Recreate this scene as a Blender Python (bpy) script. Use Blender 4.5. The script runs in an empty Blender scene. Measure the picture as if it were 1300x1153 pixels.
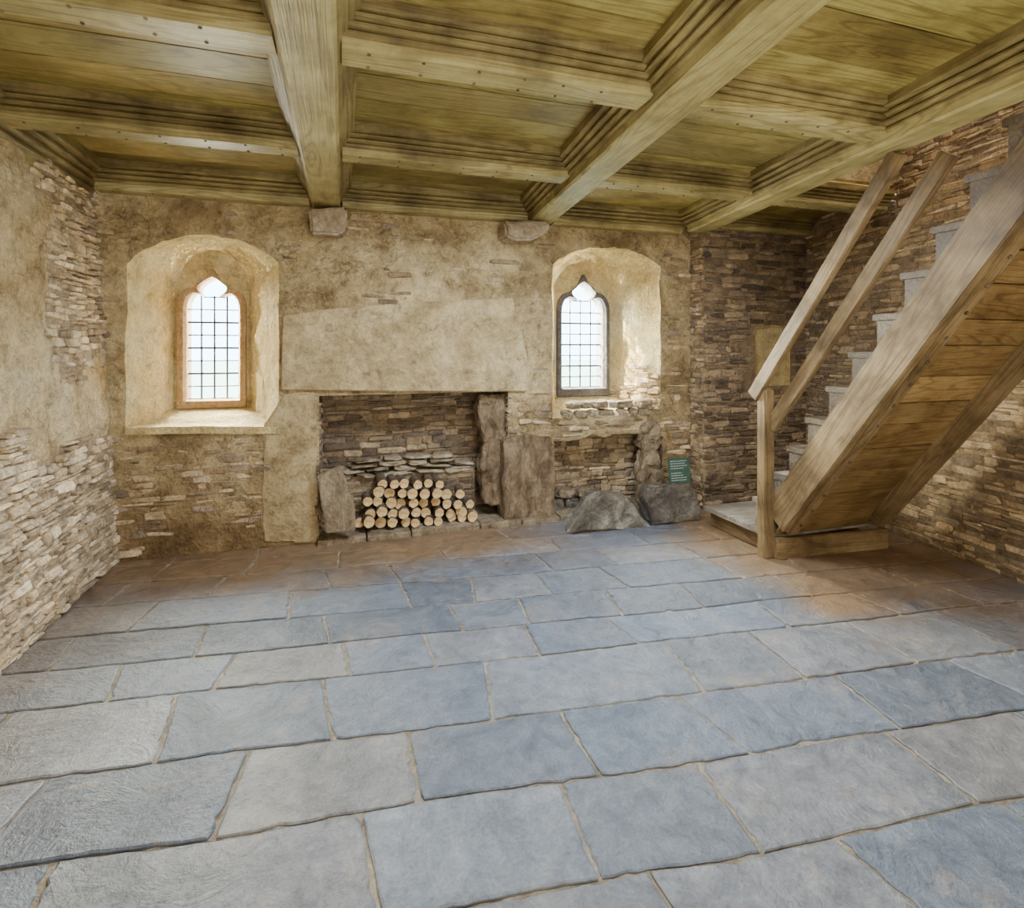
import bpy, bmesh, math, random
from mathutils import Vector, Matrix, noise
from mathutils.geometry import tessellate_polygon
random.seed(7)
F=680.0; PSI=math.radians(17.5); C=math.cos(PSI); S=math.sin(PSI); CZ=1.5; HY=445.0
DB=4.46; WY=4.96
def PX(px,Y=DB):
    a=(px-650)/F
    return Y*(a*C+S)/(C-a*S)
def PZ(px,py,Y=DB):
    X=PX(px,Y); zc=X*S+Y*C
    return CZ-(py-HY)*zc/F
def P(px,py,Y=DB): return (PX(px,Y),PZ(px,py,Y))
col=bpy.context.scene.collection
# ---------------------------------------------------------------- nodes
def mat(name):
    m=bpy.data.materials.new(name); m.use_nodes=True
    nt=m.node_tree; b=nt.nodes['Principled BSDF']
    return m,nt,b
def nd(nt,t,ins=None,**kw):
    n=nt.nodes.new(t)
    for k,v in kw.items(): setattr(n,k,v)
    if ins:
        for k,v in ins.items():
            if hasattr(v,'node') : nt.links.new(v,n.inputs[k])
            else: n.inputs[k].default_value=v
    return n
def ramp(nt,fac,stops):
    r=nt.nodes.new('ShaderNodeValToRGB'); nt.links.new(fac,r.inputs[0])
    el=r.color_ramp.elements
    while len(el)<len(stops): el.new(0.5)
    for e,(p,c) in zip(el,stops): e.position=p; e.color=(*c,1) if len(c)==3 else c
    return r.outputs[0]
def mixc(nt,fac,a,b,mode='MIX'):
    n=nt.nodes.new('ShaderNodeMix'); n.data_type='RGBA'; n.blend_type=mode
    for sock,v in ((n.inputs[0],fac),(n.inputs[6],a),(n.inputs[7],b)):
        if hasattr(v,'node'): nt.links.new(v,sock)
        else: sock.default_value = v if not isinstance(v,tuple) else (*v,1) if len(v)==3 else v
    return n.outputs[2]
def mth(nt,op,a,b=0.):
    return nd(nt,'ShaderNodeMath',{0:a,1:b},operation=op).outputs[0]
def mrange(nt,v,a,b,c=0.,d=1.):
    return nd(nt,'ShaderNodeMapRange',{'Value':v,'From Min':a,'From Max':b,'To Min':c,'To Max':d}).outputs[0]
def coords(nt,scale=(1,1,1),kind='Object'):
    tc=nt.nodes.new('ShaderNodeTexCoord')
    mp=nd(nt,'ShaderNodeMapping',{'Vector':tc.outputs[kind],'Scale':scale})
    return mp.outputs[0]
def noise_t(nt,vec,scale,detail=4,rough=.6,dist=0):
    return nd(nt,'ShaderNodeTexNoise',{'Vector':vec,'Scale':scale,'Detail':detail,'Roughness':rough,'Distortion':dist}).outputs[0]
def bump(nt,b,h,strength=.5,dist=.02,prev=None):
    n=nd(nt,'ShaderNodeBump',{'Height':h,'Strength':strength,'Distance':dist})
    if prev: nt.links.new(prev,n.inputs['Normal'])
    nt.links.new(n.outputs[0],b.inputs['Normal']); return n.outputs[0]
def m_plaster(name,dark,mid,light,ghost=.5,bs=.7,blot=.85,low_dark=0,cracks=0):
    m,nt,b=mat(name); v=coords(nt)
    n1=noise_t(nt,v,1.9,7,.68,.5); n2=noise_t(nt,v,8,6,.75,.3)
    c=ramp(nt,n1,[(.34,dark),(.48,mid),(.64,light)])
    c2=ramp(nt,n2,[(.33,(.38,.31,.24)),(.45,(.82,.78,.71)),(.62,(1.18,1.15,1.1))])
    c=mixc(nt,blot,c,c2,'MULTIPLY')
    n3=noise_t(nt,v,45,2,.7)
    if ghost>0:
        vd=nd(nt,'ShaderNodeVectorMath',{0:v,1:nd(nt,'ShaderNodeTexNoise',{'Vector':v,'Scale':3.,'Detail':2.}).outputs[1]},operation='ADD')
        mp=nd(nt,'ShaderNodeMapping',{'Vector':vd.outputs[0],'Scale':(3.5,3.5,12)})
        vo=nd(nt,'ShaderNodeTexVoronoi',{'Vector':mp.outputs[0],'Scale':1.3},feature='DISTANCE_TO_EDGE').outputs[0]
        g=ramp(nt,vo,[(0.0,(.3,.24,.17)),(.10,(1,1,1))])
        gm=ramp(nt,noise_t(nt,v,2.3,4),[(.47,(0,0,0)),(.62,(1,1,1))])
        gf=mth(nt,'MULTIPLY',gm,ghost)
        c=mixc(nt,gf,c,mixc(nt,1.,c,g,'MULTIPLY'))
    if cracks>0:
        vd=nd(nt,'ShaderNodeVectorMath',{0:v,1:nd(nt,'ShaderNodeTexNoise',{'Vector':v,'Scale':4.,'Detail':4.}).outputs[1]},operation='ADD')
        vo=nd(nt,'ShaderNodeTexVoronoi',{'Vector':vd.outputs[0],'Scale':.8},feature='DISTANCE_TO_EDGE').outputs[0]
        g=ramp(nt,vo,[(0.0,(.2,.14,.09)),(.010,(1,1,1))])
        c=mixc(nt,cracks,c,mixc(nt,1.,c,g,'MULTIPLY'))
    if low_dark>0:
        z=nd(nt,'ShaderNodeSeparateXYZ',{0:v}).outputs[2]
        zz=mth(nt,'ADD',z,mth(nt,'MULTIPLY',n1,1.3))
        d=mrange(nt,zz,.75,1.7,low_dark,0.)
        c=mixc(nt,d,c,mixc(nt,1.,c,(.45,.35,.26,1),'MULTIPLY'))  # plaster gets darker and browner towards the bottom
    c3=ramp(nt,n3,[(.3,(.75,.72,.68)),(.6,(1.05,1.05,1.05))])
    c=mixc(nt,.7,c,c3,'MULTIPLY')
    nt.links.new(c,b.inputs['Base Color']); b.inputs['Roughness'].default_value=.95
    p=bump(nt,b,n1,bs,.10); p=bump(nt,b,n2,bs,.07,p)
    bump(nt,b,n3,.5,.012,p)
    return m
def m_stone(name,gain=1.0):
    m,nt,b=mat(name); v=coords(nt)
    at=nd(nt,'ShaderNodeAttribute',attribute_name='Col').outputs[0]
    n1=noise_t(nt,v,9,5,.7,.3); n2=noise_t(nt,v,50,3,.7)
    c=mixc(nt,1.,at,ramp(nt,n1,[(.3,(.5*gain,.45*gain,.4*gain)),(.5,(gain,gain,gain)),(.7,(1.45*gain,1.4*gain,1.3*gain))]),'MULTIPLY')
    c=mixc(nt,.8,c,ramp(nt,n2,[(.3,(.6,.6,.6)),(.65,(1.2,1.2,1.2))]),'MULTIPLY')
    nt.links.new(c,b.inputs['Base Color']); b.inputs['Roughness'].default_value=.9
    p=bump(nt,b,n1,.8,.04); bump(nt,b,n2,.7,.012,p)
    return m
def m_rock(name,c0,c1,c2,streak=(1,1,1),rough=.9):
    m,nt,b=mat(name); v=coords(nt,streak)
    n1=noise_t(nt,v,5,6,.7,.5); n2=noise_t(nt,v,35,3,.7)
    c=ramp(nt,n1,[(.3,c0),(.48,c1),(.68,c2)])
    c=mixc(nt,.8,c,ramp(nt,n2,[(.3,(.6,.6,.6)),(.65,(1.2,1.2,1.2))]),'MULTIPLY')
    nt.links.new(c,b.inputs['Base Color']); b.inputs['Roughness'].default_value=rough
    p=bump(nt,b,n1,.7,.05); bump(nt,b,n2,.6,.012,p)
    return m
def m_wood(name,dark,mid,light,attr=False,rough=.5):
    m,nt,b=mat(name)
    oi=nt.nodes.new('ShaderNodeObjectInfo'); tc=nt.nodes.new('ShaderNodeTexCoord')
    off=mth(nt,'MULTIPLY',oi.outputs['Random'],17.)
    ad=nd(nt,'ShaderNodeVectorMath',{0:tc.outputs['Object'],1:off},operation='ADD').outputs[0]
    if attr:
        at=nd(nt,'ShaderNodeAttribute',attribute_name='Col').outputs[0]
        ad=nd(nt,'ShaderNodeVectorMath',{0:ad,1:nd(nt,'ShaderNodeVectorMath',{0:at,1:(9.,9.,9.)},operation='MULTIPLY').outputs[0]},operation='ADD').outputs[0]
    g=nd(nt,'ShaderNodeMapping',{'Vector':ad,'Scale':(.55,5,5)}).outputs[0]
    g2=nd(nt,'ShaderNodeMapping',{'Vector':ad,'Scale':(3,120,120)}).outputs[0]
    n1=noise_t(nt,g,1.1,2,.45,.3); n2=noise_t(nt,g2,1.,3,.6,.1); n3=noise_t(nt,ad,2.4,6,.68)
    ring=nd(nt,'ShaderNodeMath',{0:mth(nt,'MULTIPLY',n1,95.)},operation='SINE').outputs[0]
    rr=mrange(nt,ring,-1.,1.,0.,1.)
    c=ramp(nt,n3,[(.33,dark),(.5,mid),(.68,light)])
    c=mixc(nt,.6,c,ramp(nt,rr,[(.0,(.5,.42,.31)),(.35,(1,1,1))]),'MULTIPLY')
    c=mixc(nt,.6,c,ramp(nt,n2,[(.3,(.55,.5,.42)),(.55,(1.05,1.05,1.05))]),'MULTIPLY')
    if attr: c=mixc(nt,1.,c,at,'MULTIPLY')
    nt.links.new(c,b.inputs['Base Color']); b.inputs['Roughness'].default_value=rough
    bump(nt,b,n2,.4,.006)
    return m
def m_floor():
    m,nt,b=mat('slate_flags'); v=coords(nt)
    at=nd(nt,'ShaderNodeAttribute',attribute_name='Col').outputs[0]
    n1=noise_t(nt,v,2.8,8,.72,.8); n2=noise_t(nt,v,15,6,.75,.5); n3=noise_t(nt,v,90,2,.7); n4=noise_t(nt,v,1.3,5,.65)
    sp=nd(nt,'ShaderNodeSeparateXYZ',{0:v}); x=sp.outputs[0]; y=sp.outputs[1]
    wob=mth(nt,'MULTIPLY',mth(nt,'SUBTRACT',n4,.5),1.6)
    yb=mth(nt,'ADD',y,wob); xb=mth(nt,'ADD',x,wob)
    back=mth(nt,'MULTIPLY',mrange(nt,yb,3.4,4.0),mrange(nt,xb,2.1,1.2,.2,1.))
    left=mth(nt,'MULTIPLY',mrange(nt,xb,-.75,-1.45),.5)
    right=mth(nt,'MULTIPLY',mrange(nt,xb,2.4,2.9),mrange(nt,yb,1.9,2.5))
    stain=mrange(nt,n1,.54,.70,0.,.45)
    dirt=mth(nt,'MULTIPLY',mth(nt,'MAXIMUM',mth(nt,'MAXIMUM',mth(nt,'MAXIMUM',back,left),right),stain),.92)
    base=mixc(nt,dirt,at,(.25,.155,.078,1))  # margin dirt browns over slab tones that have sky reflection painted in
    c=ramp(nt,n1,[(.30,(.66,.67,.69)),(.45,(.92,.92,.93)),(.58,(1.14,1.13,1.11)),(.72,(1.5,1.43,1.34))])
    c=mixc(nt,1.,base,c,'MULTIPLY')
    c=mixc(nt,.75,c,ramp(nt,n2,[(.33,(.62,.61,.60)),(.5,(1,1,1)),(.64,(1.4,1.36,1.28))]),'MULTIPLY')
    c=mixc(nt,.5,c,ramp(nt,n3,[(.3,(.65,.65,.65)),(.6,(1.1,1.1,1.1))]),'MULTIPLY')
    nt.links.new(c,b.inputs['Base Color'])
    nt.links.new(mrange(nt,n2,.3,.7,.28,.52),b.inputs['Roughness'])
    ri=noise_t(nt,v,6,7,.6,2.0)
    p=bump(nt,b,n1,.6,.05); p=bump(nt,b,ri,.6,.022,p); p=bump(nt,b,n2,.6,.012,p); bump(nt,b,n3,.25,.004,p)
    return m
def m_flat(name,c,rough=.8,metal=0):
    m,nt,b=mat(name); v=coords(nt)
    n=noise_t(nt,v,20,3,.6)
    cc=mixc(nt,.6,(*c,1),ramp(nt,n,[(.3,(.7,.7,.7)),(.65,(1.15,1.15,1.15))]),'MULTIPLY')
    nt.links.new(cc,b.inputs['Base Color']); b.inputs['Roughness'].default_value=rough; b.inputs['Metallic'].default_value=metal
    return m
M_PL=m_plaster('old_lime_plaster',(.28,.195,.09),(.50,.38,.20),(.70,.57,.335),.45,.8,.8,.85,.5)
M_PLL=m_plaster('pale_side_plaster',(.56,.40,.20),(.80,.64,.38),(.87,.76,.52),.4,1.0,.85,0,.5)
M_REV=m_plaster('limewashed_reveal',(.70,.50,.20),(.86,.69,.34),(.92,.81,.52),0,1.0,.6,0,.3)
M_LIN=m_plaster('smooth_lintel_render',(.28,.20,.10),(.46,.355,.19),(.60,.48,.285),0,.4,.75,0,.4)
M_ST=m_stone('rubble_stone',1.2)
M_MORT=m_rock('earth_mortar',(.13,.09,.05),(.25,.175,.10),(.40,.30,.18))
M_OAK=m_wood('golden_oak',(.22,.175,.06),(.39,.325,.135),(.54,.47,.235))
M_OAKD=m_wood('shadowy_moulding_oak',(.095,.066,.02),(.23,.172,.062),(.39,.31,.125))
M_PLANK=m_wood('ceiling_oak_boards',(.17,.125,.035),(.32,.25,.08),(.47,.385,.155),attr=True)
M_STW=m_wood('stair_oak',(.10,.062,.025),(.22,.145,.065),(.36,.25,.125))
M_STP=m_wood('stair_underside_boards',(.15,.08,.024),(.28,.17,.062),(.40,.26,.11),attr=True)
M_TRD=m_wood('worn_brown_tread',(.06,.04,.025),(.13,.095,.062),(.22,.175,.125))
M_TRG=m_wood('worn_grey_landing',(.14,.12,.095),(.27,.24,.20),(.42,.39,.34))
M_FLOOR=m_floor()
M_JOINT=m_rock('floor_joint_mortar',(.14,.11,.075),(.29,.235,.165),(.44,.37,.28))
M_SAND=m_rock('window_sandstone',(.30,.17,.07),(.42,.26,.12),(.52,.35,.19))
M_SAND2=m_rock('shade_toned_window_stone',(.06,.05,.05),(.11,.10,.095),(.17,.15,.14))  # window stone darkened so the frame's shade is in its colour
M_LEAD=m_flat('lead_came',(.07,.07,.08),.5,.4)
M_BLD=m_rock('grey_boulder',(.07,.06,.045),(.17,.145,.11),(.42,.39,.33))
M_BLDD=m_rock('dark_boulder',(.05,.042,.035),(.12,.10,.08),(.25,.22,.18))
M_RED=m_rock('weathered_tan_stone',(.10,.068,.04),(.24,.175,.105),(.42,.33,.215),(1.6,1.6,1))
M_JMB=m_rock('eroded_brown_stone',(.06,.036,.02),(.17,.11,.06),(.34,.25,.15),(1.8,1.8,.8))
M_SLAB=m_rock('tan_slab_stone',(.21,.15,.085),(.38,.29,.185),(.55,.46,.33))
M_BARK=m_rock('bark',(.05,.032,.02),(.13,.085,.05),(.26,.19,.12))
M_CUT=m_rock('cut_wood',(.46,.25,.09),(.70,.46,.20),(.85,.65,.36))
M_SIGN=m_flat('dark_green_enamel',(.045,.095,.07),.4)
M_WHT=m_flat('white_lettering',(.45,.5,.46),.5)
M_GRASS=m_rock('grass',(.30,.42,.30),(.38,.5,.38),(.48,.58,.48))
mg,nt,b=mat('leaded_glass')
out=nt.nodes['Material Output']
tr=nd(nt,'ShaderNodeBsdfTransparent',{'Color':(.90,.97,1,1)}); gl=nd(nt,'ShaderNodeBsdfGlossy',{'Roughness':.08})
mx=nd(nt,'ShaderNodeMixShader',{0:.04,1:tr.outputs[0],2:gl.outputs[0]}); nt.links.new(mx.outputs[0],out.inputs[0])
# ---------------------------------------------------------------- mesh helpers
def mk(name,verts,faces,mats,fm=None,cols=None,smooth=False,parent=None,**props):
    me=bpy.data.meshes.new(name); me.from_pydata([tuple(v) for v in verts],[],faces)
    for m in (mats if isinstance(mats,(list,tuple)) else [mats]): me.materials.append(m)
    if fm: me.polygons.foreach_set('material_index',fm)
    if cols:
        a=me.color_attributes.new('Col','FLOAT_COLOR','POINT')
        flat=[]; [flat.extend((c[0],c[1],c[2],1)) for c in cols]; a.data.foreach_set('color',flat)
    bm=bmesh.new(); bm.from_mesh(me); bmesh.ops.recalc_face_normals(bm,faces=bm.faces); bm.to_mesh(me); bm.free()
    if smooth: me.polygons.foreach_set('use_smooth',[True]*len(me.polygons))
    me.update()
    o=bpy.data.objects.new(name,me); col.objects.link(o)
    if parent: o.parent=parent
    for k,v in props.items(): o[k]=v
    return o
def empty(name,loc=(0,0,0),**props):
    o=bpy.data.objects.new(name,None); o.location=loc; o.empty_display_size=.1; col.objects.link(o)
    for k,v in props.items(): o[k]=v
    return o
def par(o,p):
    o.parent=p; o.matrix_parent_inverse=Matrix.Translation(p.location).inverted()
class Acc:
    def __init__(s): s.v=[];s.f=[];s.m=[];s.c=[]
    def add(s,vs,fs,mi=0,c=(1,1,1)):
        o=len(s.v); s.v+= [tuple(v) for v in vs]; s.f+=[tuple(i+o for i in f) for f in fs]; s.m+=[mi]*len(fs) if not isinstance(mi,list) else mi; s.c+=[c]*len(vs)
    def box(s,x0,y0,z0,x1,y1,z1,mi=0,c=(1,1,1)):
        vs=[(x,y,z) for x in(x0,x1) for y in(y0,y1) for z in(z0,z1)]
        s.add(vs,[(0,1,3,2),(4,6,7,5),(0,4,5,1),(2,3,7,6),(0,2,6,4),(1,5,7,3)],mi,c)
    def build(s,name,mats,**k): return mk(name,s.v,s.f,mats,s.m,s.c,**k)
BROWN=[(.27,.185,.10),(.35,.25,.14),(.19,.135,.085),(.43,.32,.19),(.27,.20,.135),(.37,.27,.155),(.50,.385,.245)]
PALE=[(.48,.365,.23),(.57,.45,.29),(.33,.25,.165),(.64,.52,.35),(.44,.35,.25),(.40,.31,.20),(.68,.56,.39)]
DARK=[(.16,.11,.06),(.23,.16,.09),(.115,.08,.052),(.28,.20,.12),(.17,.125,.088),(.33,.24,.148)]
def pip(x,y,poly):
    r=False; n=len(poly); j=n-1
    for i in range(n):
        xi,yi=poly[i]; xj,yj=poly[j]
        if (yi>y)!=(yj>y) and x<(xj-xi)*(y-yi)/(yj-yi)+xi: r=not r
        j=i
    return r
def rubble(acc,O,U,V,N,w,h,expose,skip,seed,pal,ch=(.016,.06),cl=(.045,.22),prot=(.002,.018),mi=1):
    R=random.Random(seed); O=Vector(O);U=Vector(U).normalized();V=Vector(V).normalized();N=Vector(N).normalized()
    z=0
    while z<h:
        c=R.uniform(*ch); x=-R.uniform(0,.15)
        while x<w:
            l=R.uniform(*cl)*(1 if R.random()<.8 else 1.4); 
            wob=.07*noise.noise(Vector((x*1.4,z*.8,seed)))
            x0=max(x,0); x1=min(x+l,w); z0=max(0,z+wob+R.uniform(-.006,.006)); z1=min(h,z+c+wob+R.uniform(-.009,.006))
            x+=l+.005
            if x1-x0<.03 or z1-z0<.010: continue
            cx=(x0+x1)/2; cz=(z0+z1)/2
            if R.random()>expose(cx,cz): continue
            if skip and any(skip(a,b_) for a in (x0,cx,x1) for b_ in (z0,cz,z1)): continue
            p=R.uniform(*prot); hx=(x1-x0)/2; hz=(z1-z0)/2; j=min(hx,hz)*.7; ca=hx*R.uniform(.06,.3); cb=hz*R.uniform(.2,.6)
            base=[(-hx+ca,-hz),(hx-ca,-hz),(hx,-hz+cb),(hx,hz-cb),(hx-ca,hz),(-hx+ca,hz),(-hx,hz-cb),(-hx,-hz+cb)]
            base=[(a+R.uniform(-j,j)*.5,b_+R.uniform(-j,j)*.5) for a,b_ in base]
            ins=min(.010,hz*.3); tx=R.uniform(-.012,.012)/max(hx,.05); tz=R.uniform(-.008,.008)/max(hz,.02)
            tx=max(-.08,min(.08,tx)); tz=max(-.22,min(.22,tz))
            vs=[]
            for d,ii in ((-.03,0),(p-.006,0),(p,ins)):
                for a,b_ in base:
                    aa=a-ii*(1 if a>0 else -1); bb=b_-ii*(1 if b_>0 else -1)
                    dd=d+(tx*a+tz*b_ if d>-.02 else 0)
                    vs.append(O+U*(cx+aa)+V*(cz+bb)+N*dd)
            fs=[]
            for r in (0,8):
                for i in range(8):
                    k=(i+1)%8; fs.append((r+i,r+k,r+8+k,r+8+i))
            fs.append(tuple(range(16,24)))
            q=R.choice(pal); g=R.uniform(.8,1.2)
            acc.add(vs,fs,mi,(q[0]*g,q[1]*g,q[2]*g))
        z+=c+.003
def fbm(x,y,s=1.0,seed=0): return noise.fractal(Vector((x*s,y*s,seed)),1.0,2.0,4)
# ---------------------------------------------------------------- back wall
def arch(x0,x1,zb,zl,zr,zp,n=18,ns=7,pw=2.6,jit=0,R=random.Random(3)):
    pts=[(x0,zb+(zl-zb)*i/ns) for i in range(ns)]
    for i in range(n+1):
        t=i/n; x=x0+(x1-x0)*t; zs=zl+(zr-zl)*t
        pts.append((x,zs+(zp-(zl+zr)/2)*(1-abs(2*t-1)**pw)))
    pts+=[(x1,zr+(zb-zr)*(i+1)/ns) for i in range(ns)]
    return [(a+R.uniform(-jit,jit),b_+R.uniform(-jit,jit)) for a,b_ in pts]
w1f=arch(PX(160),PX(353),PZ(255,547),PZ(162,335),PZ(350,335),PZ(255,299),jit=.010)
w1b=arch(PX(222,WY),PX(317,WY),PZ(270,517,WY),PZ(222,360,WY),PZ(317,362,WY),PZ(268,318,WY))
w2f=arch(PX(701),PX(838),PZ(770,528),PZ(705,335),PZ(836,338),PZ(770,314),jit=.012)
w2b=arch(PX(703,WY),PX(775,WY),PZ(740,502,WY),PZ(703,362,WY),PZ(775,365,WY),PZ(740,335,WY))
XL=-1.75; XR=3.23; ZB=-.12
fx0,fx1,fz=PX(405),PX(645),PZ(520,500)
rx0,rx1,rz=PX(703),PX(842),PZ(770,552)
fire=[(fx0,ZB),(fx0,fz),(fx1,fz),(fx1,ZB)]
R=random.Random(77)
rtop=[(rx0+(rx1-rx0)*t,rz-.05*abs(2*t-1)**2+R.uniform(-.03,.03)) for t in [i/9 for i in range(10)]]
rec=[(rx0,ZB),(rx0+.015,.3)]+rtop+[(rx1-.02,.3),(rx1,ZB)]
outer=[(XL,ZB),(fx0,ZB),(fx0,fz),(fx1,fz),(fx1,ZB)]+rec+[(XR,ZB),(XR,3.3),(XL,3.3)]
A=Acc()
def fill(A,loops,Y,mi=0):
    vl=[[Vector((a,b_,0)) for a,b_ in l] for l in loops]
    tris=tessellate_polygon(vl); flat=[(a,Y,b_) for l in loops for a,b_ in l]
    A.add(flat,[tuple(t) for t in tris],mi)
fill(A,[outer,w1f,w2f],DB)
def loft(A,f,b_,Y0,Y1,mi,steps=9,amp=.045,close=True):
    n=len(f); vs=[]
    for s in range(steps+1):
        t=s/steps; e=math.sin(math.pi*t)
        for i in range(n):
            x=f[i][0]*(1-t)+b_[i][0]*t; z=f[i][1]*(1-t)+b_[i][1]*t; y=Y0*(1-t)+Y1*t
            d=e*amp
            vs.append((x+d*noise.noise(Vector((x*6,y*6,z*6))),y,z+d*noise.noise(Vector((x*6,y*6+9,z*6)))))
    fs=[]
    for s in range(steps):
        for i in range(n if close else n-1):
            k=(i+1)%n; fs.append((s*n+i,s*n+k,(s+1)*n+k,(s+1)*n+i))
    A.add(vs,fs,mi)
loft(A,w1f,w1b,DB,WY,2); loft(A,w2f,w2b,DB,WY,2)
def ogee(w,zb,zs,za,n=8,cw=.52,ch=.48):
    h=za-zs; pts=[(w,zb),(w,zs)]
    for i in range(1,n+1):
        t=i/n*math.pi/2; pts.append((w*cw+w*(1-cw)*math.cos(t),zs+h*ch*math.sin(t)))
    for i in range(1,n+1):
        t=i/n; pts.append((w*cw*(1-t)**1.0*(1-.35*math.sin(math.pi*t)),zs+h*ch+h*(1-ch)*t))
    return pts+[(-a,b_) for a,b_ in pts[-2::-1]]
def trefoil(w,zb,zs,za,n=8):
    h=za-zs; cx=.27*w; cz=zs+.40*h; pts=[(w,zb),(w,zs)]
    r=(w-cx)/2
    for i in range(1,n+1):
        t=i/n*math.pi*.82
        pts.append((w-r+r*math.cos(t),zs+ .50*h*math.sin(min(t,math.pi/2))-(0 if t<math.pi/2 else .07*h*(t-math.pi/2))))
    pts.append((cx,cz))
    for i in range(1,n+1):
        t=i/n
        pts.append((cx*(1-t)+ .46*w*math.sin(math.pi*t)**.8*(1-t*.45),cz+(za-cz)*(t**.85)))
    return pts+[(-a,b_) for a,b_ in pts[-2::-1]]
def win(n,pxl,pxr,ybot,yspr,ytop,gl,gr,gyb,gys,gyt,label,backloop,ms):
    xc=(PX(pxl,WY)+PX(pxr,WY))/2; w=(PX(pxr,WY)-PX(pxl,WY))/2; pm=(pxl+pxr)/2
    fo=[(xc+a,b_) for a,b_ in ogee(w,PZ(pm,ybot,WY),PZ(pm,yspr,WY),PZ(pm,ytop,WY))]
    gw=(PX(gr,WY)-PX(gl,WY))/2; zb,zs,za=PZ(pm,gyb,WY),PZ(pm,gys,WY),PZ(pm,gyt,WY)
    fi=[(xc+a,b_) for a,b_ in trefoil(gw,zb,zs,za)]
    fill(A,[backloop,fo],WY,2)
    root=empty('window_%d'%n,(xc,WY,zb),kind='structure',label=label)
    B=Acc()
    Y0,Y1=WY-.05,WY+.14
    fim=[( xc+(a-xc)*1.09, zb+(b_-zb)*1.015-.010) for a,b_ in fi]
    fill(B,[fo,fim],Y0)
    loft(B,fim,fi,Y0,Y0+.04,0,1,0); loft(B,fi,fi,Y0+.04,Y1,0,1,0); loft(B,fo,fo,Y0,Y1,0,1,0); fill(B,[fo,fi],Y1)
    f=B.build('stone_frame',[ms]); par(f,root)
    G=Acc(); Yg=WY+.05
    fill(G,[fi],Yg); g=G.build('leaded_glass',[mg]); par(g,root)
    L=Acc(); t=.010
    for k in (-1/2,0,1/2):
        x=xc+k*gw*1.0; L.box(x-t/2*1.2,Yg-.006,zb,x+t/2*1.2,Yg+.006,zs+(za-zs)*(.45 if k==0 else .45))
    rows=7
    for k in range(0,rows+1):
        z=zb+(zs-zb)*k/rows; th=t*(1.6 if k%2==0 else 1)
        L.box(xc-gw,Yg-.007,z-th/2,xc+gw,Yg+.007,z+th/2)
    z=zs+(za-zs)*.40; L.box(xc-gw*.42,Yg-.006,z-t/2,xc+gw*.42,Yg+.006,z+t/2)
    l=L.build('lead_came',[M_LEAD]); par(l,root)
win(1,227,313,517,388,342,237,303,507,393,353,'ogee-headed sandstone window with leaded panes in a deep splayed reveal',w1b,M_SAND)
win(2,706,771,502,393,349,713,765,492,397,359,'narrow ogee-headed shade-toned stone window with leaded panes above a broken sill',w2b,M_SAND2)
ra=Vector((w2f[-1][0],DB,w2f[-1][1])); rb=Vector((w2b[-1][0],WY,w2b[-1][1])); ru=(rb-ra); 
rub=Vector((ru.x,ru.y,0)).normalized(); rn=Vector((-rub.y,rub.x,0))
rubble(A,(ra.x,ra.y,ra.z),rub,(0,0,1),rn,ru.length*.98,.62,lambda x,z:max(0,min(1,(.50-z+.25*fbm(x,z,3,4)-x*.4)/.12)),None,44,[tuple(c*1.35 for c in q) for q in BROWN],cl=(.05,.16),prot=(.0,.03))
FD=.48; RD=.3
Yb=DB+FD
A.add([(fx0,DB,ZB),(fx0,DB,fz),(fx0,Yb,fz),(fx0,Yb,ZB)],[(0,1,2,3)],3)
A.add([(fx1,DB,ZB),(fx1,DB,fz),(fx1,Yb,fz),(fx1,Yb,ZB)],[(0,1,2,3)],3)
A.add([(fx0,DB,fz),(fx1,DB,fz),(fx1,Yb,fz),(fx0,Yb,fz)],[(0,1,2,3)],3)
loft(A,rec,rec,DB,DB+RD,3,4,.03,False)
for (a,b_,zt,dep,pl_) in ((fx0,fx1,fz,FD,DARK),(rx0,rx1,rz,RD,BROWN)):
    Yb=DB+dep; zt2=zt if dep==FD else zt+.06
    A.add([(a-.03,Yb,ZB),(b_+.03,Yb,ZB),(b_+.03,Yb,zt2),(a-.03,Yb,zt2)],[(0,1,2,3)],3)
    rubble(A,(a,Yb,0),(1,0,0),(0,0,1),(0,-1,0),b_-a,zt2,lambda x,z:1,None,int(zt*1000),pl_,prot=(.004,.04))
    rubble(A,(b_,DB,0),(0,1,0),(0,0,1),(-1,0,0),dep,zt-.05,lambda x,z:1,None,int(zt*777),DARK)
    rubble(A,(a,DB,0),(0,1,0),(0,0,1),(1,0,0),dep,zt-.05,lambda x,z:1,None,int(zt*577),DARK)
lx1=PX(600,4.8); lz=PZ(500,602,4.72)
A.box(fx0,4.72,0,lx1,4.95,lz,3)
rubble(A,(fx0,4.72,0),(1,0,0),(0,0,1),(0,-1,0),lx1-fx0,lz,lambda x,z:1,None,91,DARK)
YR=4.26; XB=4.62
nx0,nx1,nz0,nz1=PX(958,YR),PX(1003,YR),PZ(980,490,YR),PZ(980,415,YR)
nic=[(nx0,nz0),(nx0+.01,(nz0+nz1)/2),(nx0,nz1),((nx0+nx1)/2,nz1+.02),(nx1,nz1),(nx1,nz0)]
fill(A,[[(XR,ZB),(XR,3.3),(XB,3.3),(XB,ZB)],nic],YR,3)
A.add([(XR,YR,ZB),(XR,YR,3.3),(XR,DB,3.3),(XR,DB,ZB)],[(0,1,2,3)],3)
loft(A,nic,[(a,b_) for a,b_ in nic],YR,YR+.05,2,4,0)
fill(A,[nic],YR+.05,2)
rubble(A,(XR,YR,0),(1,0,0),(0,0,1),(0,-1,0),XB-XR,3.2,lambda x,z:.97,lambda x,z:nx0-.01<x+XR<nx1+.01 and nz0-.01<z<nz1+.01,33,DARK)
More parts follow.
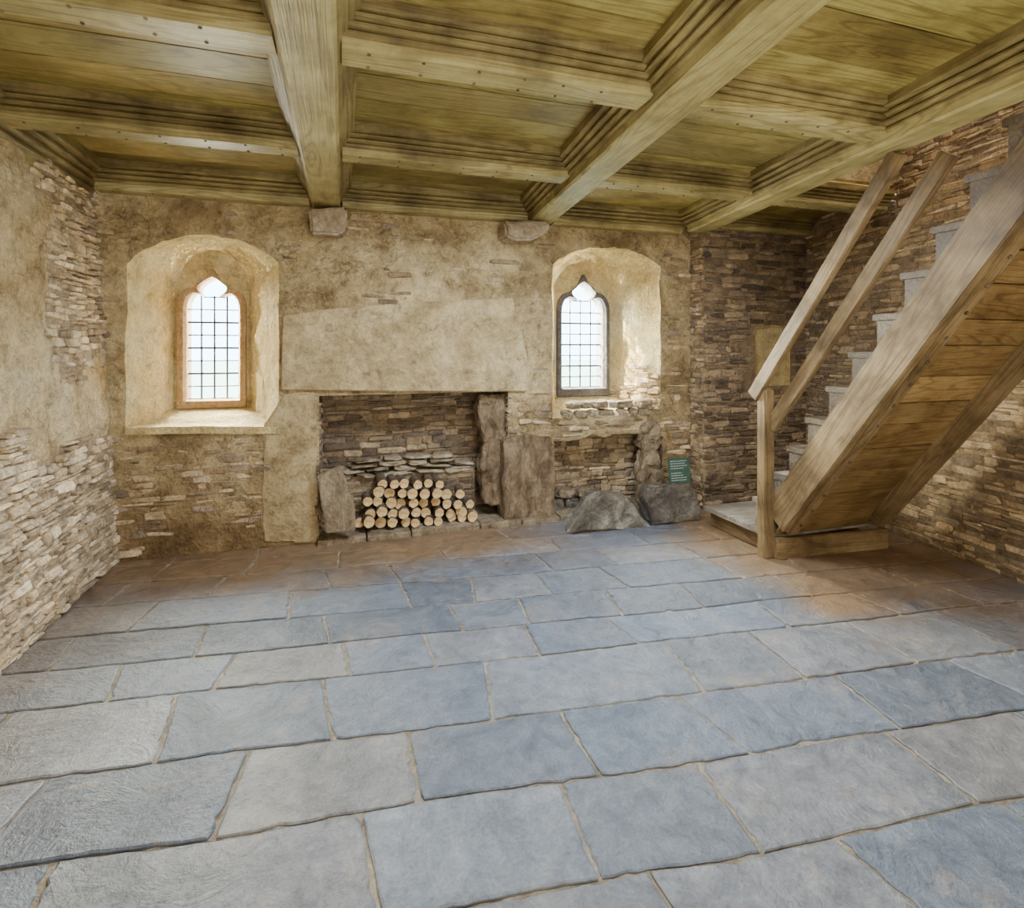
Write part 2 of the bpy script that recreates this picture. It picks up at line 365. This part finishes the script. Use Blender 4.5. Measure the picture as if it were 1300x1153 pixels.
rubble(A,(XR,DB,0),(0,-1,0),(0,0,1),(-1,0,0),.2,3.2,lambda x,z:.95,None,34,BROWN,cl=(.07,.16))
EX=[(100,560,333,690,.78),(110,240,150,560,.25),(640,500,705,700,.8),(690,500,845,575,.97),(840,300,880,700,.4),(838,520,880,700,.9),
    (445,270,640,300,.4),(540,330,650,372,.25),(840,560,895,700,1),(355,300,400,345,.2)]
EXW=[(PX(a),PZ((a+c)/2,d_),PX(c),PZ((a+c)/2,b_),s) for a,b_,c,d_,s in EX]
def exb(u,v):
    x=u+XL; nz=fbm(x,v,1.4,5)
    e=max(0,min(1,(nz-.50)*3))*.6
    for x0,z0,x1,z1,s in EXW:
        d=min(x-x0,x1-x,v-z0,z1-v)+.16*nz+.06*fbm(x,v,6,9)
        e=max(e,s*max(0,min(1,d/.06+.4)))
    return e
def skb(u,v):
    x=u+XL
    return pip(x,v,w1f) or pip(x,v,w2f) or pip(x,v,fire) or pip(x,v,rec)
rubble(A,(XL,DB,0),(1,0,0),(0,0,1),(0,-1,0),XR-XL,3.2,exb,skb,12,BROWN,ch=(.018,.06),cl=(.05,.2),prot=(-.005,.014))
A.box(XL,WY+.2,-.2,PX(227,WY)-.02,WY+.25,3.4,3)
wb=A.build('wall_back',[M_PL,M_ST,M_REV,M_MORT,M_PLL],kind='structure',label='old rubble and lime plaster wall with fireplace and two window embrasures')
# ---------------------------------------------------------------- left wall
A=Acc()
LB=-.055
def lx(z): return -1.52+LB*z
Y0,Y1=-3.0,4.7; nu,nv=260,110
vs=[];fs=[]
def lplast(y,z):
    n=fbm(y,z,1.6,8); n2=fbm(y,z,5,3)
    m=(z-1.0+.3*n+.12*n2)/.12
    if z>1.62+.2*n: m=min(m,(3.78+.3*n+.1*n2-y)/.08)
    if y>3.75 and z<=1.8: m=min(m,.85+n)
    return max(0,min(1,m))
for i in range(nu+1):
    for j in range(nv+1):
        y=Y0+(Y1-Y0)*i/nu; z=-.1+3.4*j/nv
        d=.03*fbm(y,z,1.5,2)+.016*lplast(y,z)+.010*fbm(y,z,6,4)
        vs.append((lx(z)+d-.010,y,z))
for i in range(nu):
    for j in range(nv):
        a=i*(nv+1)+j; fs.append((a,a+1,a+nv+2,a+nv+1))
wm=[0 if lplast(Y0+(Y1-Y0)*(i+.5)/nu,-.1+3.4*(j+.5)/nv)>.4 else 2 for i in range(nu) for j in range(nv)]
A.add(vs,fs,wm)
rubble(A,(lx(0),Y0,0),(0,1,0),(LB,0,1),(1,0,0),Y1-Y0,3.2,lambda u,v:1-lplast(u+Y0,v)*.98,None,55,PALE,ch=(.014,.048),cl=(.04,.17),prot=(.0,.026))
A.build('wall_left',[M_PLL,M_ST,M_SLAB],kind='structure',label='battered rubble wall with patches of flaking pale plaster')
# ---------------------------------------------------------------- right wall etc.
A=Acc()
pA=Vector((4.03,1.3,0)); pB=Vector((4.50,4.6,0)); U=(pB-pA).normalized(); N=Vector((-U.y,U.x,0)); dz=Vector((0,0,ZB))
A.add([pA+dz,pB+dz,pB+Vector((0,0,4.6)),pA+Vector((0,0,4.6))],[(0,1,2,3)],0)
A.add([(4.03,-3,ZB),(4.03,1.3,ZB),(4.03,1.3,4.6),(4.03,-3,4.6)],[(0,1,2,3)],0)
rubble(A,pA,U,(0,0,1),N,(pB-pA).length,4.2,lambda x,z:.97,None,77,BROWN,ch=(.014,.05),prot=(.001,.014))
rubble(A,(4.03,-.5,0),(0,1,0),(0,0,1),(-1,0,0),1.8,3.2,lambda x,z:.97,None,78,BROWN)
A.build('wall_right',[M_MORT,M_ST],kind='structure',label='exposed brown rubble stone wall behind the staircase')
A=Acc(); A.box(-2.2,-3.1,-.1,4.7,-3,4.6,0)
A.build('wall_front',[M_PL],kind='structure')
ZC=2.79
A=Acc(); A.box(2.50,-3,ZC+.06,2.56,3.3,4.6,0); A.box(2.5,3.24,ZC+.06,4.9,3.30,4.6,0); A.box(2.5,-3.1,4.6,4.9,3.36,4.7,0); A.box(4.62,-3.1,0,4.7,5.2,4.65,0)
A.build('wall_stairwell',[M_PL],kind='structure')
# ---------------------------------------------------------------- floor
A=Acc(); R=random.Random(21)
A.add([(-2,-3.1,-.007),(4.8,-3.1,-.007),(4.8,5.0,-.007),(-2,5.0,-.007)],[(0,1,2,3)],1)
SL=-.1177
rows=[5.1,4.8,4.5,4.19,3.89,3.56,3.21,2.89,2.59,2.17,1.81,1.45,1.08,.66,.28,-.15,-.6,-1.0,-1.4,-1.85,-2.3,-2.8,-3.2]
joints={3:[205,318,430,560,705,815,905],4:[150,275,415,500,690,770,880,990],5:[183,368,515,600,690,780,925,1010,1130],6:[80,255,415,578,665,780,880,1010,1150],
        7:[145,285,440,545,675,790,985,1120,1240],8:[-40,212,415,620,870,990,1130,1260],9:[10,295,525,735,905,1110,1290],10:[-160,30,470,735,925,1200],2:[330,640,740,860,960]}
def yl(i,x): return rows[i]+SL*x+.022*noise.noise(Vector((x*1.3,i*7.1,0)))+.006*noise.noise(Vector((x*9,i*7.1,3)))
pal=[(.155,.185,.235),(.14,.163,.205),(.178,.20,.238),(.165,.182,.212),(.128,.153,.195),(.205,.214,.238),(.182,.180,.188)]  # slab tones; their blue paints in the sky's reflection
for i in range(len(rows)-1):
    ym=(rows[i]+rows[i+1])/2
    if i in joints:
        xs=[PX(p,ym+SL*PX(p,ym)) for p in joints[i]]
        while xs[0]>-1.7: xs.insert(0,xs[0]-R.uniform(.4,.7))
        while xs[-1]<4.6: xs.append(xs[-1]+R.uniform(.4,.75))
    else:
        xs=[-2.1+R.uniform(0,.3)]
        while xs[-1]<4.6: xs.append(xs[-1]+R.uniform(.35,.7))
    sk=[R.uniform(-.07,.07) for _ in xs]
    for k in range(len(xs)-1):
        g=.0035
        tl=xs[k]+g+sk[k]*.5; tr_=xs[k+1]-g+sk[k+1]*.5
        bl=xs[k]+g-sk[k]*.5; br=xs[k+1]-g-sk[k+1]*.5
        out=[]; n=14
        for s in range(n): x=bl+(br-bl)*s/n; out.append((x,yl(i+1,x)+g))
        for s in range(n): t=s/n; x=br+(tr_-br)*t; a=yl(i+1,br)+g; b_=yl(i,tr_)-g; out.append((x,a+(b_-a)*t))
        for s in range(n): x=tr_+(tl-tr_)*s/n; out.append((x,yl(i,x)-g))
        for s in range(n): t=s/n; x=tl+(bl-tl)*t; a=yl(i,tl)-g; b_=yl(i+1,bl)+g; out.append((x,a+(b_-a)*t))
        cx=sum(p[0] for p in out)/len(out); cy=sum(p[1] for p in out)/len(out)
        # chipped edges: only ever eat inwards
        o2=[]
        for x,y in out:
            q_=abs(R.gauss(0,.004))+(R.uniform(.006,.014) if R.random()<.06 else 0)
            d=math.hypot(x-cx,y-cy); o2.append((x-(x-cx)/d*q_,min(4.445,y-(y-cy)/d*q_)))
        out=o2
        for ci in (0,n,2*n,3*n):
            q_=R.uniform(.0,.025); out[ci]=(out[ci][0]+(cx-out[ci][0])*q_,out[ci][1]+(cy-out[ci][1])*q_)
        if max(p[1] for p in out)-min(p[1] for p in out)<.05 or cx>4.7: continue
        m=len(out); h=R.uniform(-.001,.004); vs=[]
        for ins,z in ((0,-.03),(0,h-.004),(.007,h)):
            for x,y in out:
                d=math.hypot(x-cx,y-cy); vs.append((x-(x-cx)/d*ins,y-(y-cy)/d*ins,z))
        fs=[(r+a,r+(a+1)%m,r+m+(a+1)%m,r+m+a) for r in (0,m) for a in range(m)]+[tuple(range(2*m,3*m))]
        q=R.choice(pal); gg=R.uniform(.84,1.15)
        A.add(vs,fs,0,tuple(c*gg*1.1 for c in q))
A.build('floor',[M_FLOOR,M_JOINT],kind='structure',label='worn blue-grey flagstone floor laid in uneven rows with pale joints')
# ---------------------------------------------------------------- ceiling
A=Acc(); R=random.Random(5)
y=-3.0
while y<4.5:
    wd=R.uniform(.2,.3); y1=min(4.6,y+wd)
    xe=4.7 if y>3.2 else 3.05-.146*(4.46-(y+y1)/2)+.12
    x=-1.9
    for xb in (-.12,1.6-.085*(4.46-y),xe):
        g=R.uniform(.7,1.25); A.box(x,y+.004,ZC+R.uniform(0,.008),xb,y1-.004,ZC+.04,0,(g,g*R.uniform(.95,1.05),g*R.uniform(.8,1.05))); x=xb
    A.box(-1.9,y,ZC+.04,xe,y1,ZC+.12,0,(.5,.5,.5))
    y=y1
A.build('ceiling',[M_PLANK],kind='structure',label='oak boarded ceiling between moulded beams')
def profile(hw,H,k=1.0):
    s=[(hw-.010,0),(hw,.010),(hw,.045),(hw+.004,.047),(hw+.013,.055),(hw+.013,.066),(hw+.000,.070),(hw+.018,.077),(hw+.029,.084),(hw+.029,.094),(hw+.013,.099),
       (hw+.034,.106),(hw+.045,.113),(hw+.045,.122),(hw+.028,.127),(hw+.052,.135),(hw+.062,.142),(hw+.062,.19)]
    q=H/.19
    s=[(hw+(a-hw)*k,b_*q) for a,b_ in s]
    return [(-a,b_) for a,b_ in s[::-1]]+s
def mbeam(name,p0,p1,hw,z0,H,k=1.0,pegs=True,**pr):
    p0=Vector((*p0,z0)); p1=Vector((*p1,z0)); L=(p1-p0).length; prof=profile(hw,H,k=k); n=len(prof)
    A=Acc(); seg=max(2,int(L/.25)); vs=[]; R=random.Random(int(p0.x*100)*31+int(p0.y*100))
    for s in range(seg+1):
        x=-L/2+L*s/seg; dy=R.uniform(-.002,.002); dz=R.uniform(-.0015,.0015)
        vs+=[(x,a+dy,b_+dz) for a,b_ in prof]
    fs=[(s*n+i,s*n+(i+1)%n,(s+1)*n+(i+1)%n,(s+1)*n+i) for s in range(seg) for i in range(n)]
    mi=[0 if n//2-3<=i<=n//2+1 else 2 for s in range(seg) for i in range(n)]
    fs+=[tuple(range(n)),tuple(seg*n+i for i in range(n))[::-1]]; mi+=[0,0]
    A.add(vs,fs,mi)
    if pegs:
        x=-L/2+.1
        while x<L/2-.05:
            for sd in (-1,1):
                c=[(x+.007*math.cos(t*math.pi/3),sd*(hw-.03)+.007*math.sin(t*math.pi/3)) for t in range(6)]
                A.add([(a,b_,.004) for a,b_ in c]+[(a,b_,-.004) for a,b_ in c],[tuple(range(6,12))]+[(i,(i+1)%6,6+(i+1)%6,6+i) for i in range(6)],1)
            x+=R.uniform(.16,.24)
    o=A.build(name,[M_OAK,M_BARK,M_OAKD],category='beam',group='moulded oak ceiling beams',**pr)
    o.location=(p0+p1)/2; d=p1-p0; o.rotation_euler=(0,0,math.atan2(d.y,d.x)); return o
ZM=2.60; ZX=2.64
b1=lambda y:-.125
b2=lambda y:1.64-.085*(4.46-y)
b3=lambda y:3.19-.146*(4.46-y)
lm='heavy moulded oak main ceiling beam running to the window wall'
mbeam('ceiling_beam',(b1(-2.9),-2.9),(b1(4.44),4.44),.105,ZM,ZC-ZM+.01,k=1.3,label=lm,pegs=False)
mbeam('ceiling_beam',(b2(-2.9),-2.9),(b2(4.44),4.44),.105,ZM,ZC-ZM+.01,k=1.6,label=lm,pegs=False)
mbeam('ceiling_beam',(b3(-2.9),-2.9),(b3(4.25),4.25),.10,ZM,ZC-ZM+.01,k=1.6,label='moulded oak main beam edging the stairwell',pegs=False)
lc='moulded oak cross beam with pegged flat underside'
for yy in (3.33,2.18,1.04,-.1,-1.2,-2.3):
    e=[-1.62,b1(yy),b2(yy),b3(yy)]
    for i in range(3):
        mbeam('cross_beam',(e[i]+(.12 if i else .0),yy),(e[i+1]-.12,yy),.078,ZX,ZC-ZX+.01,k=1.4,label=lc)
mbeam('cross_beam',(b3(3.33)+.12,3.33),(4.25,3.33),.075,ZX,ZC-ZX+.01,label='dark oak trimmer beam at the head of the stairwell')
e=[-1.62,b1(4.4),b2(4.4),b3(4.4)]
for i in range(3):
    mbeam('wall_plate',(e[i]+(.12 if i else 0),4.43),(e[i+1]-.12,4.43),.085,2.61,ZC-2.61+.01,k=1.5,label='moulded oak wall plate along the window wall',pegs=True)
mbeam('wall_plate',(3.36,4.25),(4.42,4.25),.085,ZX,ZC-ZX+.01,label='dark oak wall plate above the stair landing')
mbeam('cornice',(-1.75,-2.9),(-1.75,4.4),.09,2.52,ZC-2.52+.01,k=1.6,label='moulded oak cornice along the plastered side wall',pegs=False)
# ---------------------------------------------------------------- boards helper
def board(name,p0,p1,w,t,m,parent=None,up=(0,0,1),bev=.006,**pr):
    p0=Vector(p0);p1=Vector(p1);L=(p1-p0).length; X=(p1-p0).normalized(); Z=Vector(up); Z=(Z-X*Z.dot(X)).normalized(); Y=Z.cross(X)
    bm=bmesh.new(); bmesh.ops.create_cube(bm,size=1); bmesh.ops.scale(bm,vec=(L,t,w),verts=bm.verts)
    bmesh.ops.bevel(bm,geom=bm.edges[:],offset=bev,segments=2,affect='EDGES')
    me=bpy.data.meshes.new(name); bm.to_mesh(me); bm.free(); me.materials.append(m)
    o=bpy.data.objects.new(name,me); col.objects.link(o)
    M=Matrix((X,Y,Z)).transposed().to_4x4(); M.translation=(p0+p1)/2; o.matrix_world=M
    if parent: o.parent=parent; o.matrix_parent_inverse=Matrix.Translation(parent.location).inverted()
    for k,v in pr.items(): o[k]=v
    return o
# ---------------------------------------------------------------- staircase
TS=1.36
st=empty('staircase',(3.45,3.1,0),category='staircase',label='steep open oak staircase with boarded underside and plain board handrails')
def sl(Y): return .12+TS*(3.1-Y)
for x in (2.99,3.89):
    p0=Vector((x,3.12,sl(3.12)+.185)); p1=Vector((x,1.42,sl(1.42)+.185))
    if x<3.5: board('stringer',p0,p1,.215,.06,M_STW,st,up=(0,1,1))
    else: board('stringer',p0-Vector((0,0,.03)),p1-Vector((0,0,.03)),.25,.12,M_STW,st,up=(0,1,1))
p0=Vector((3.06,3.08,sl(3.08)+.06)); p1=Vector((3.06,1.42,sl(1.42)+.06))
board('ledger_strip',p0,p1,.09,.08,M_STW,st,up=(0,1,1))
A=Acc(); dirv=(p1-p0).normalized(); nrm=Vector((0,-dirv.z,dirv.y))
if nrm.z>0: nrm=-nrm
for i in range(16):
    c=p0+dirv*(.12+i*.16)+nrm*.046
    ring=[c+Vector((1,0,0))*.011*math.cos(t*math.pi/4)+dirv*.011*math.sin(t*math.pi/4) for t in range(8)]
    A.add(ring+[r+nrm*.008 for r in ring],[tuple(range(8,16))]+[(k,(k+1)%8,8+(k+1)%8,8+k) for k in range(8)],0)
o=A.build('bolt_head',[M_BARK]); par(o,st); o['kind']='stuff'
A=Acc(); R=random.Random(9); L=(Vector((0,1.42,sl(1.42)))-Vector((0,3.1,sl(3.1)))).length; d=Vector((0,-1,TS)).normalized(); up=Vector((0,TS,1)).normalized()
s=0; 
while s<L:
    w=R.uniform(.17,.24); g=R.uniform(.8,1.2)
    o=Vector((0,3.1,sl(3.1)))+up*(.05+R.uniform(0,.006))
    a=o+d*(s+.005); b_=o+d*(min(L,s+w)-.005)
    vs=[(3.0,a.y,a.z),(3.9,a.y,a.z),(3.9,b_.y,b_.z),(3.0,b_.y,b_.z)]
    vs=[Vector(v) for v in vs]; vs=vs+[v+up*.022 for v in vs]
    A.add(vs,[(0,1,2,3),(7,6,5,4),(0,4,5,1),(1,5,6,2),(2,6,7,3),(3,7,4,0)],0,(g,g,g*.95)); s+=w
par(A.build('underside_boarding',[M_STP]),st)
for k in range(1,12):
    Zk=.17+.22*k; Yk=3.1-(Zk-.68)/TS
    A=Acc(); A.box(2.965,Yk-.20,Zk-.035,3.91,Yk+.02,Zk); A.box(2.975,Yk-.165,Zk-.24,3.91,Yk,Zk-.035)
    o=A.build('tread',[M_TRG if k<=2 else M_TRD]); par(o,st)
NX,NY=2.93,3.16
board('newel_post',(NX,NY,0),(NX,NY,1.22),.085,.085,M_STW,st,up=(1,0,0),bev=.008)
board('handrail',(NX-.04,3.235,1.21+TS*(3.2-3.235)),(NX-.02,2.165,1.21+TS*(3.2-2.165)-.03),.10,.045,M_STW,st,up=(0,1,1))
board('lower_rail',(NX+.03,3.14,.93+TS*(3.15-3.14)),(NX+.06,1.96,.93+TS*(3.15-1.96)-.03),.10,.04,M_STW,st,up=(0,1,1))
board('base_board',(2.96,3.10,.075),(3.93,3.02,.075),.15,.04,M_STW,st)
board('landing_riser',(3.01,3.18,.065),(3.01,3.86,.065),.12,.03,M_STW,st)
A=Acc()
for i,(y0,y1) in enumerate(((3.14,3.35),(3.355,3.6),(3.605,3.88))):
    A.box(2.945,y0,.135,4.1,y1,.17)
par(A.build('landing_boards',[M_TRG]),st)
# ---------------------------------------------------------------- rocks
def crag(bm,amp,sc,seed):
    for v in bm.verts:
        p=v.co*sc+Vector((seed,seed*2.3,0)); n=Vector((noise.noise(p),noise.noise(p+Vector((7,0,0))),noise.noise(p+Vector((0,9,0)))))
        q=v.co*sc*3+Vector((seed,0,4)); n+= .4*Vector((noise.noise(q),noise.noise(q+Vector((7,0,0))),noise.noise(q+Vector((0,9,0)))))
        v.co+=n*amp
def rock(name,loc,size,seed,m,rot=(0,0,0),pw=.4,amp=.16,parent=None,**pr):
    bm=bmesh.new(); bmesh.ops.create_icosphere(bm,subdivisions=3,radius=1)
    for v in bm.verts:
        v.co=Vector([math.copysign(abs(c)**pw,c) for c in v.co])*.5
    crag(bm,amp,2.2,seed)
    for v in bm.verts: v.co=Vector((v.co.x*size[0],v.co.y*size[1],v.co.z*size[2]))
    me=bpy.data.meshes.new(name); bm.to_mesh(me); bm.free(); me.materials.append(m)
    o=bpy.data.objects.new(name,me); col.objects.link(o); o.location=loc; o.rotation_euler=rot
    if parent: par(o,parent)
    for k,v in pr.items(): o[k]=v
    return o
def prism(name,pts,y0,y1,m,back=.85,amp=.02,sc=6,seed=1,bev=.02,lean=0,cuts=3,parent=None,**pr):
    n=len(pts); cx=sum(p[0] for p in pts)/n; zb=min(p[1] for p in pts)
    vs=[(x,y0+lean*(z-zb),z) for x,z in pts]+[(cx+(x-cx)*back,y1+lean*(z-zb),zb+(z-zb)*back) for x,z in pts]
    org=Vector((cx,(y0+y1)/2,zb)); vs=[Vector(v)-org for v in vs]
    bm=bmesh.new(); bv=[bm.verts.new(v) for v in vs]
    bm.faces.new(bv[:n]); bm.faces.new(bv[n:][::-1])
    for i in range(n): k=(i+1)%n; bm.faces.new((bv[i],bv[n+i],bv[n+k],bv[k]))
    bmesh.ops.recalc_face_normals(bm,faces=bm.faces)
    bmesh.ops.bevel(bm,geom=bm.edges[:],offset=bev,segments=2,affect='EDGES')
    bmesh.ops.triangulate(bm,faces=bm.faces)
    for _ in range(cuts):
        ed=[e for e in bm.edges if e.calc_length()>.035]
        if ed: bmesh.ops.subdivide_edges(bm,edges=ed,cuts=1); bmesh.ops.triangulate(bm,faces=bm.faces)
    crag(bm,amp,sc,seed)
    me=bpy.data.meshes.new(name); bm.to_mesh(me); bm.free(); me.materials.append(m)
    o=bpy.data.objects.new(name,me); col.objects.link(o); o.location=org
    if parent: par(o,parent)
    for k,v in pr.items(): o[k]=v
    return o
def PP(l,Y): return [P(a,b_,Y) for a,b_ in l]
fp=empty('stone_fireplace',(PX(520),DB,0),category='fireplace',label='ruined stone fireplace with big smooth lintel slab and broken jamb')
prism('lintel',PP([(357,495),(358,400),(420,392),(520,384),(600,380),(652,378),(663,420),(670,455),(668,497),(520,497)],DB-.035),DB-.035,DB+.1,M_LIN,back=1.0,amp=.005,sc=3,bev=.006,cuts=4,lean=.03,parent=fp)
prism('jamb',PP([(333,690),(331,600),(336,540),(358,500),(404,500),(403,560),(401,600),(405,690)],DB-.02),DB-.02,DB+.1,M_LIN,back=1.0,amp=.018,sc=6,bev=.015,parent=fp)
prism('broken_jamb',PP([(614,640),(610,590),(616,560),(606,525),(609,500),(650,500),(648,560),(644,590),(642,640)],DB+.06),DB+.06,DB+.22,M_JMB,back=.95,amp=.026,sc=11,seed=4,bev=.010,parent=fp)
prism('jamb_stump',[(a,max(.0,b_)) for a,b_ in PP([(640,676),(638,610),(641,558),(668,552),(700,554),(706,600),(704,640),(708,676)],DB-.05)],DB-.05,DB+.2,M_JMB,back=.97,amp=.018,sc=8,seed=8,bev=.010,parent=fp)
A=Acc(); R=random.Random(4)
x=PX(402,4.36)
while x<2.95:
    l=R.uniform(.3,.6); x1=min(3.0,x+l)
    A.box(x+.004,4.355+R.uniform(-.01,.01),-.01,x1-.004,4.93 if x<fx1-.2 else 4.74,.045+R.uniform(-.006,.008),0); x=x1
h=A.build('hearth',[M_RED]); par(h,fp)
bv=h.modifiers.new('b','BEVEL'); bv.width=.012; bv.segments=2
prism('leaning_slab',[(a,max(.0,b_)) for a,b_ in PP([(414,677),(402,606),(432,592),(440,612),(452,645),(450,674)],4.30)],4.28,4.32,M_RED,back=1.,amp=.008,lean=.12,bev=.008,category='stone slab',label='thin brown stone slab leaning against the fireplace jamb')
prism('boulder',[(a,max(0.0,b_)) for a,b_ in PP([(716,680),(738,650),(752,628),(772,622),(790,626),(806,645),(824,668),(824,680)],4.05)],4.0,4.32,M_BLD,back=.8,amp=.022,sc=5,seed=3,bev=.03,category='boulder',label='large sloping dark grey boulder with pale patches on the floor')
prism('boulder',[(a,max(0.0,b_)) for a,b_ in PP([(824,676),(820,640),(826,618),(850,613),(880,617),(886,640),(884,676)],4.05)],4.0,4.25,M_BLDD,back=.85,amp=.022,sc=7,seed=13,bev=.018,category='boulder',label='squat dark grey boulder carrying a small green sign')
prism('standing_stone',PP([(812,640),(810,590),(818,565),(812,540),(826,528),(840,540),(836,572),(842,600),(838,640)],DB-.02),DB-.02,DB+.1,M_RED,back=.9,amp=.035,sc=11,seed=18,bev=.012,category='stone',label='broken upright tan stone at the edge of the recess')
prism('corbel',PP([(393,296),(392,264),(440,262),(441,290),(432,298)],4.25),4.25,4.45,M_SLAB,back=1.,amp=.012,category='corbel',label='rough tan stone corbel under the main beam end')
prism('corbel',PP([(642,300),(640,280),(697,280),(698,292),(680,304),(655,305)],4.22),4.22,4.45,M_SLAB,back=1.,amp=.014,category='corbel',label='rough stone corbel with broken lower edge under a beam end')
prism('sill_ledge',PP([(158,552),(158,543),(255,541),(354,543),(354,552),(255,551)],DB-.03),DB-.03,DB+.1,M_REV,back=1.,amp=.006,bev=.006,category='window sill',label='pale worn stone sill ledge below the window')
R=random.Random(31)
def stack(x0,x1,y,z,layers,ls,ws,hs,mats,grp,lab,seed,yaw=.15,roll=.08):
    for lay in range(layers):
        x=x0+R.uniform(0,.06)+lay*.04
        while x<x1-lay*.07:
            l=R.uniform(*ls); hh=R.uniform(*hs)
            rock('loose_stone',(x+l/2,y+R.uniform(-.02,.02),z+hs[1]*(lay+.45)),(l*.97,R.uniform(*ws),hh),seed,R.choice(mats),(R.uniform(-.06,.06),R.uniform(-roll,roll),R.uniform(-yaw,yaw)),category='stone',group=grp,label=lab)
            x+=l*1.02+R.uniform(0,.03); seed+=2.3
stack(fx0+.1,lx1-.05,4.77,lz-.01,4,(.14,.32),(.16,.20),(.024,.042),[M_SLAB,M_SLAB,M_RED],'loose stones on the fireplace ledge','flat loose walling stone stacked inside the fireplace',3.1,.25,.12)
stack(PX(706,4.52),PX(826,4.52),4.505,PZ(770,528)-.01,2,(.06,.17),(.10,.13),(.05,.075),[M_SLAB,M_RED,M_RED],'loose stones on the broken window sill','small rubble stone on the broken window sill',50.,.4)
stack(rx0+.03,rx0+.5,4.60,.045,2,(.1,.2),(.12,.16),(.07,.09),[M_RED,M_BLDD],'rubble heaped in the recess','dark rubble stone heaped in the recess',90.)
logs=[]
for ri,(yy,xa,xb) in enumerate(((665,456,606),(652,462,606),(639,466,602),(626,474,592),(614,486,566))):
    x=xa+(7 if ri%2 else 0)
    while x<xb:
        logs.append((x,yy)); x+=14.5
for i,(a,b_) in enumerate(logs):
    Yf=4.45+R.uniform(-.07,.05); x,z=P(a+R.uniform(-2,2),b_+R.uniform(-2,2),Yf); r=R.uniform(.036,.049); L=R.uniform(.18,.24)
    n=14; A=Acc(); vs=[]
    sq=[1+R.uniform(-.09,.09) for _ in range(n)]
    for y_,rr in ((0,.93),(.006,1),(L*.5,1.02),(L-.005,1),(L,.94)):
        vs+=[(math.cos(2*math.pi*k/n)*r*rr*sq[k],y_,math.sin(2*math.pi*k/n)*r*rr*sq[k]) for k in range(n)]
    for s in range(4): A.m+=[0]*n; A.f+=[(s*n+k,s*n+(k+1)%n,(s+1)*n+(k+1)%n,(s+1)*n+k) for k in range(n)]
    A.v=vs; A.c=[(1,1,1)]*len(vs); A.f+=[tuple(range(n)),tuple(range(4*n,5*n))]; A.m+=[1,1]
    o=A.build('log',[M_BARK,M_CUT],category='log',group='stacked firewood logs',label='sawn firewood log with bark and pale cut end')
    o.location=(x,Yf,max(z,.05+r)); o.rotation_euler=(R.uniform(-.05,.05),0,R.uniform(-.2,.2))
# sign
sx0,sz0=P(850,616,4.12); sx1,sz1=P(877,581,4.12)
sg=empty('information_sign',((sx0+sx1)/2,4.12,sz0),category='sign',label='small dark green sign with white lettering propped on a boulder')
board('sign_panel',((sx0+sx1)/2,4.12,sz0),((sx0+sx1)/2,4.15,sz1),sx1-sx0,.012,M_SIGN,sg,up=(1,0,0),bev=.003)
R=random.Random(2)
for rng in (range(0,4),range(5,9)):
    A=Acc()
    for i in rng:
        t=.88-i*.09; z=sz0+(sz1-sz0)*t; y=4.12+.03*t-.009; x=sx0+.02; w=sx1-sx0
        xe=x+w*R.uniform(.5,.78)
        while x<xe:
            l=R.uniform(.012,.03); A.box(x,y,z-.0035,min(x+l,xe),y+.002,z+.0035); x+=l+.006
    par(A.build('lettering',[M_WHT]),sg)
# ---------------------------------------------------------------- outside
A=Acc(); A.add([(-40,5.3,-.6),(40,5.3,-.6),(40,70,.2),(-40,70,.2)],[(0,1,2,3)],0)
A.build('ground',[M_GRASS],kind='structure',label='sunlit grass outside the windows')
# ---------------------------------------------------------------- lights & camera
w=bpy.data.worlds.new('World'); bpy.context.scene.world=w; w.use_nodes=True
bg=w.node_tree.nodes['Background']; bg.inputs[0].default_value=(.55,.80,1,1); bg.inputs[1].default_value=15
def area(name,loc,rot,sx,sy,power,c):
    l=bpy.data.lights.new(name,'AREA'); l.shape='RECTANGLE'; l.size=sx; l.size_y=sy; l.energy=power; l.color=c
    o=bpy.data.objects.new(name,l); o.location=loc; o.rotation_euler=rot; col.objects.link(o); return o
s=bpy.data.lights.new('sun','SUN'); s.energy=60; s.color=(1,.86,.60); s.angle=.05
so=bpy.data.objects.new('sun',s); col.objects.link(so)
so.rotation_euler=Vector((.80,-.50,-.5)).to_track_quat('-Z','Y').to_euler()
r=math.radians
for px in (270,738):
    area('window_daylight',(PX(px,WY)-.35,5.75,2.15),(r(-70),0,r(22)),1.2,1.4,1500,(1,.90,.70))
area('front_fill_light',(0.6,-2.6,1.9),(r(98),0,r(12)),2.2,1.6,145,(1,.96,.88))  # added fill lamp behind the camera; the front wall has no door
area('floor_bounce_fill',(1.2,.2,.25),(r(166),0,0),2.4,2.0,70,(1,.98,.78))  # added low lamp aimed up, standing in for bounce onto the ceiling
area('midroom_fill_light',(1.2,2.7,2.55),(0,0,0),1.2,.9,118,(.76,.88,1))  # added bare fill lamp for a cool pool on the floor, no fitting
area('stairwell_fill_light',(3.5,1.5,4.4),(0,0,0),.8,2.2,55,(1,.90,.75))  # added fill lamp above the stairs, no real source up there
cam=bpy.data.cameras.new('camera'); co=bpy.data.objects.new('camera',cam); col.objects.link(co)
cam.sensor_width=36; cam.sensor_fit='HORIZONTAL'; cam.lens=F/1300*36; cam.shift_y=-(576.5-HY)/1300; cam.clip_start=.02
co.location=(0,0,CZ); co.rotation_euler=(math.pi/2,0,-PSI)
bpy.context.scene.camera=co
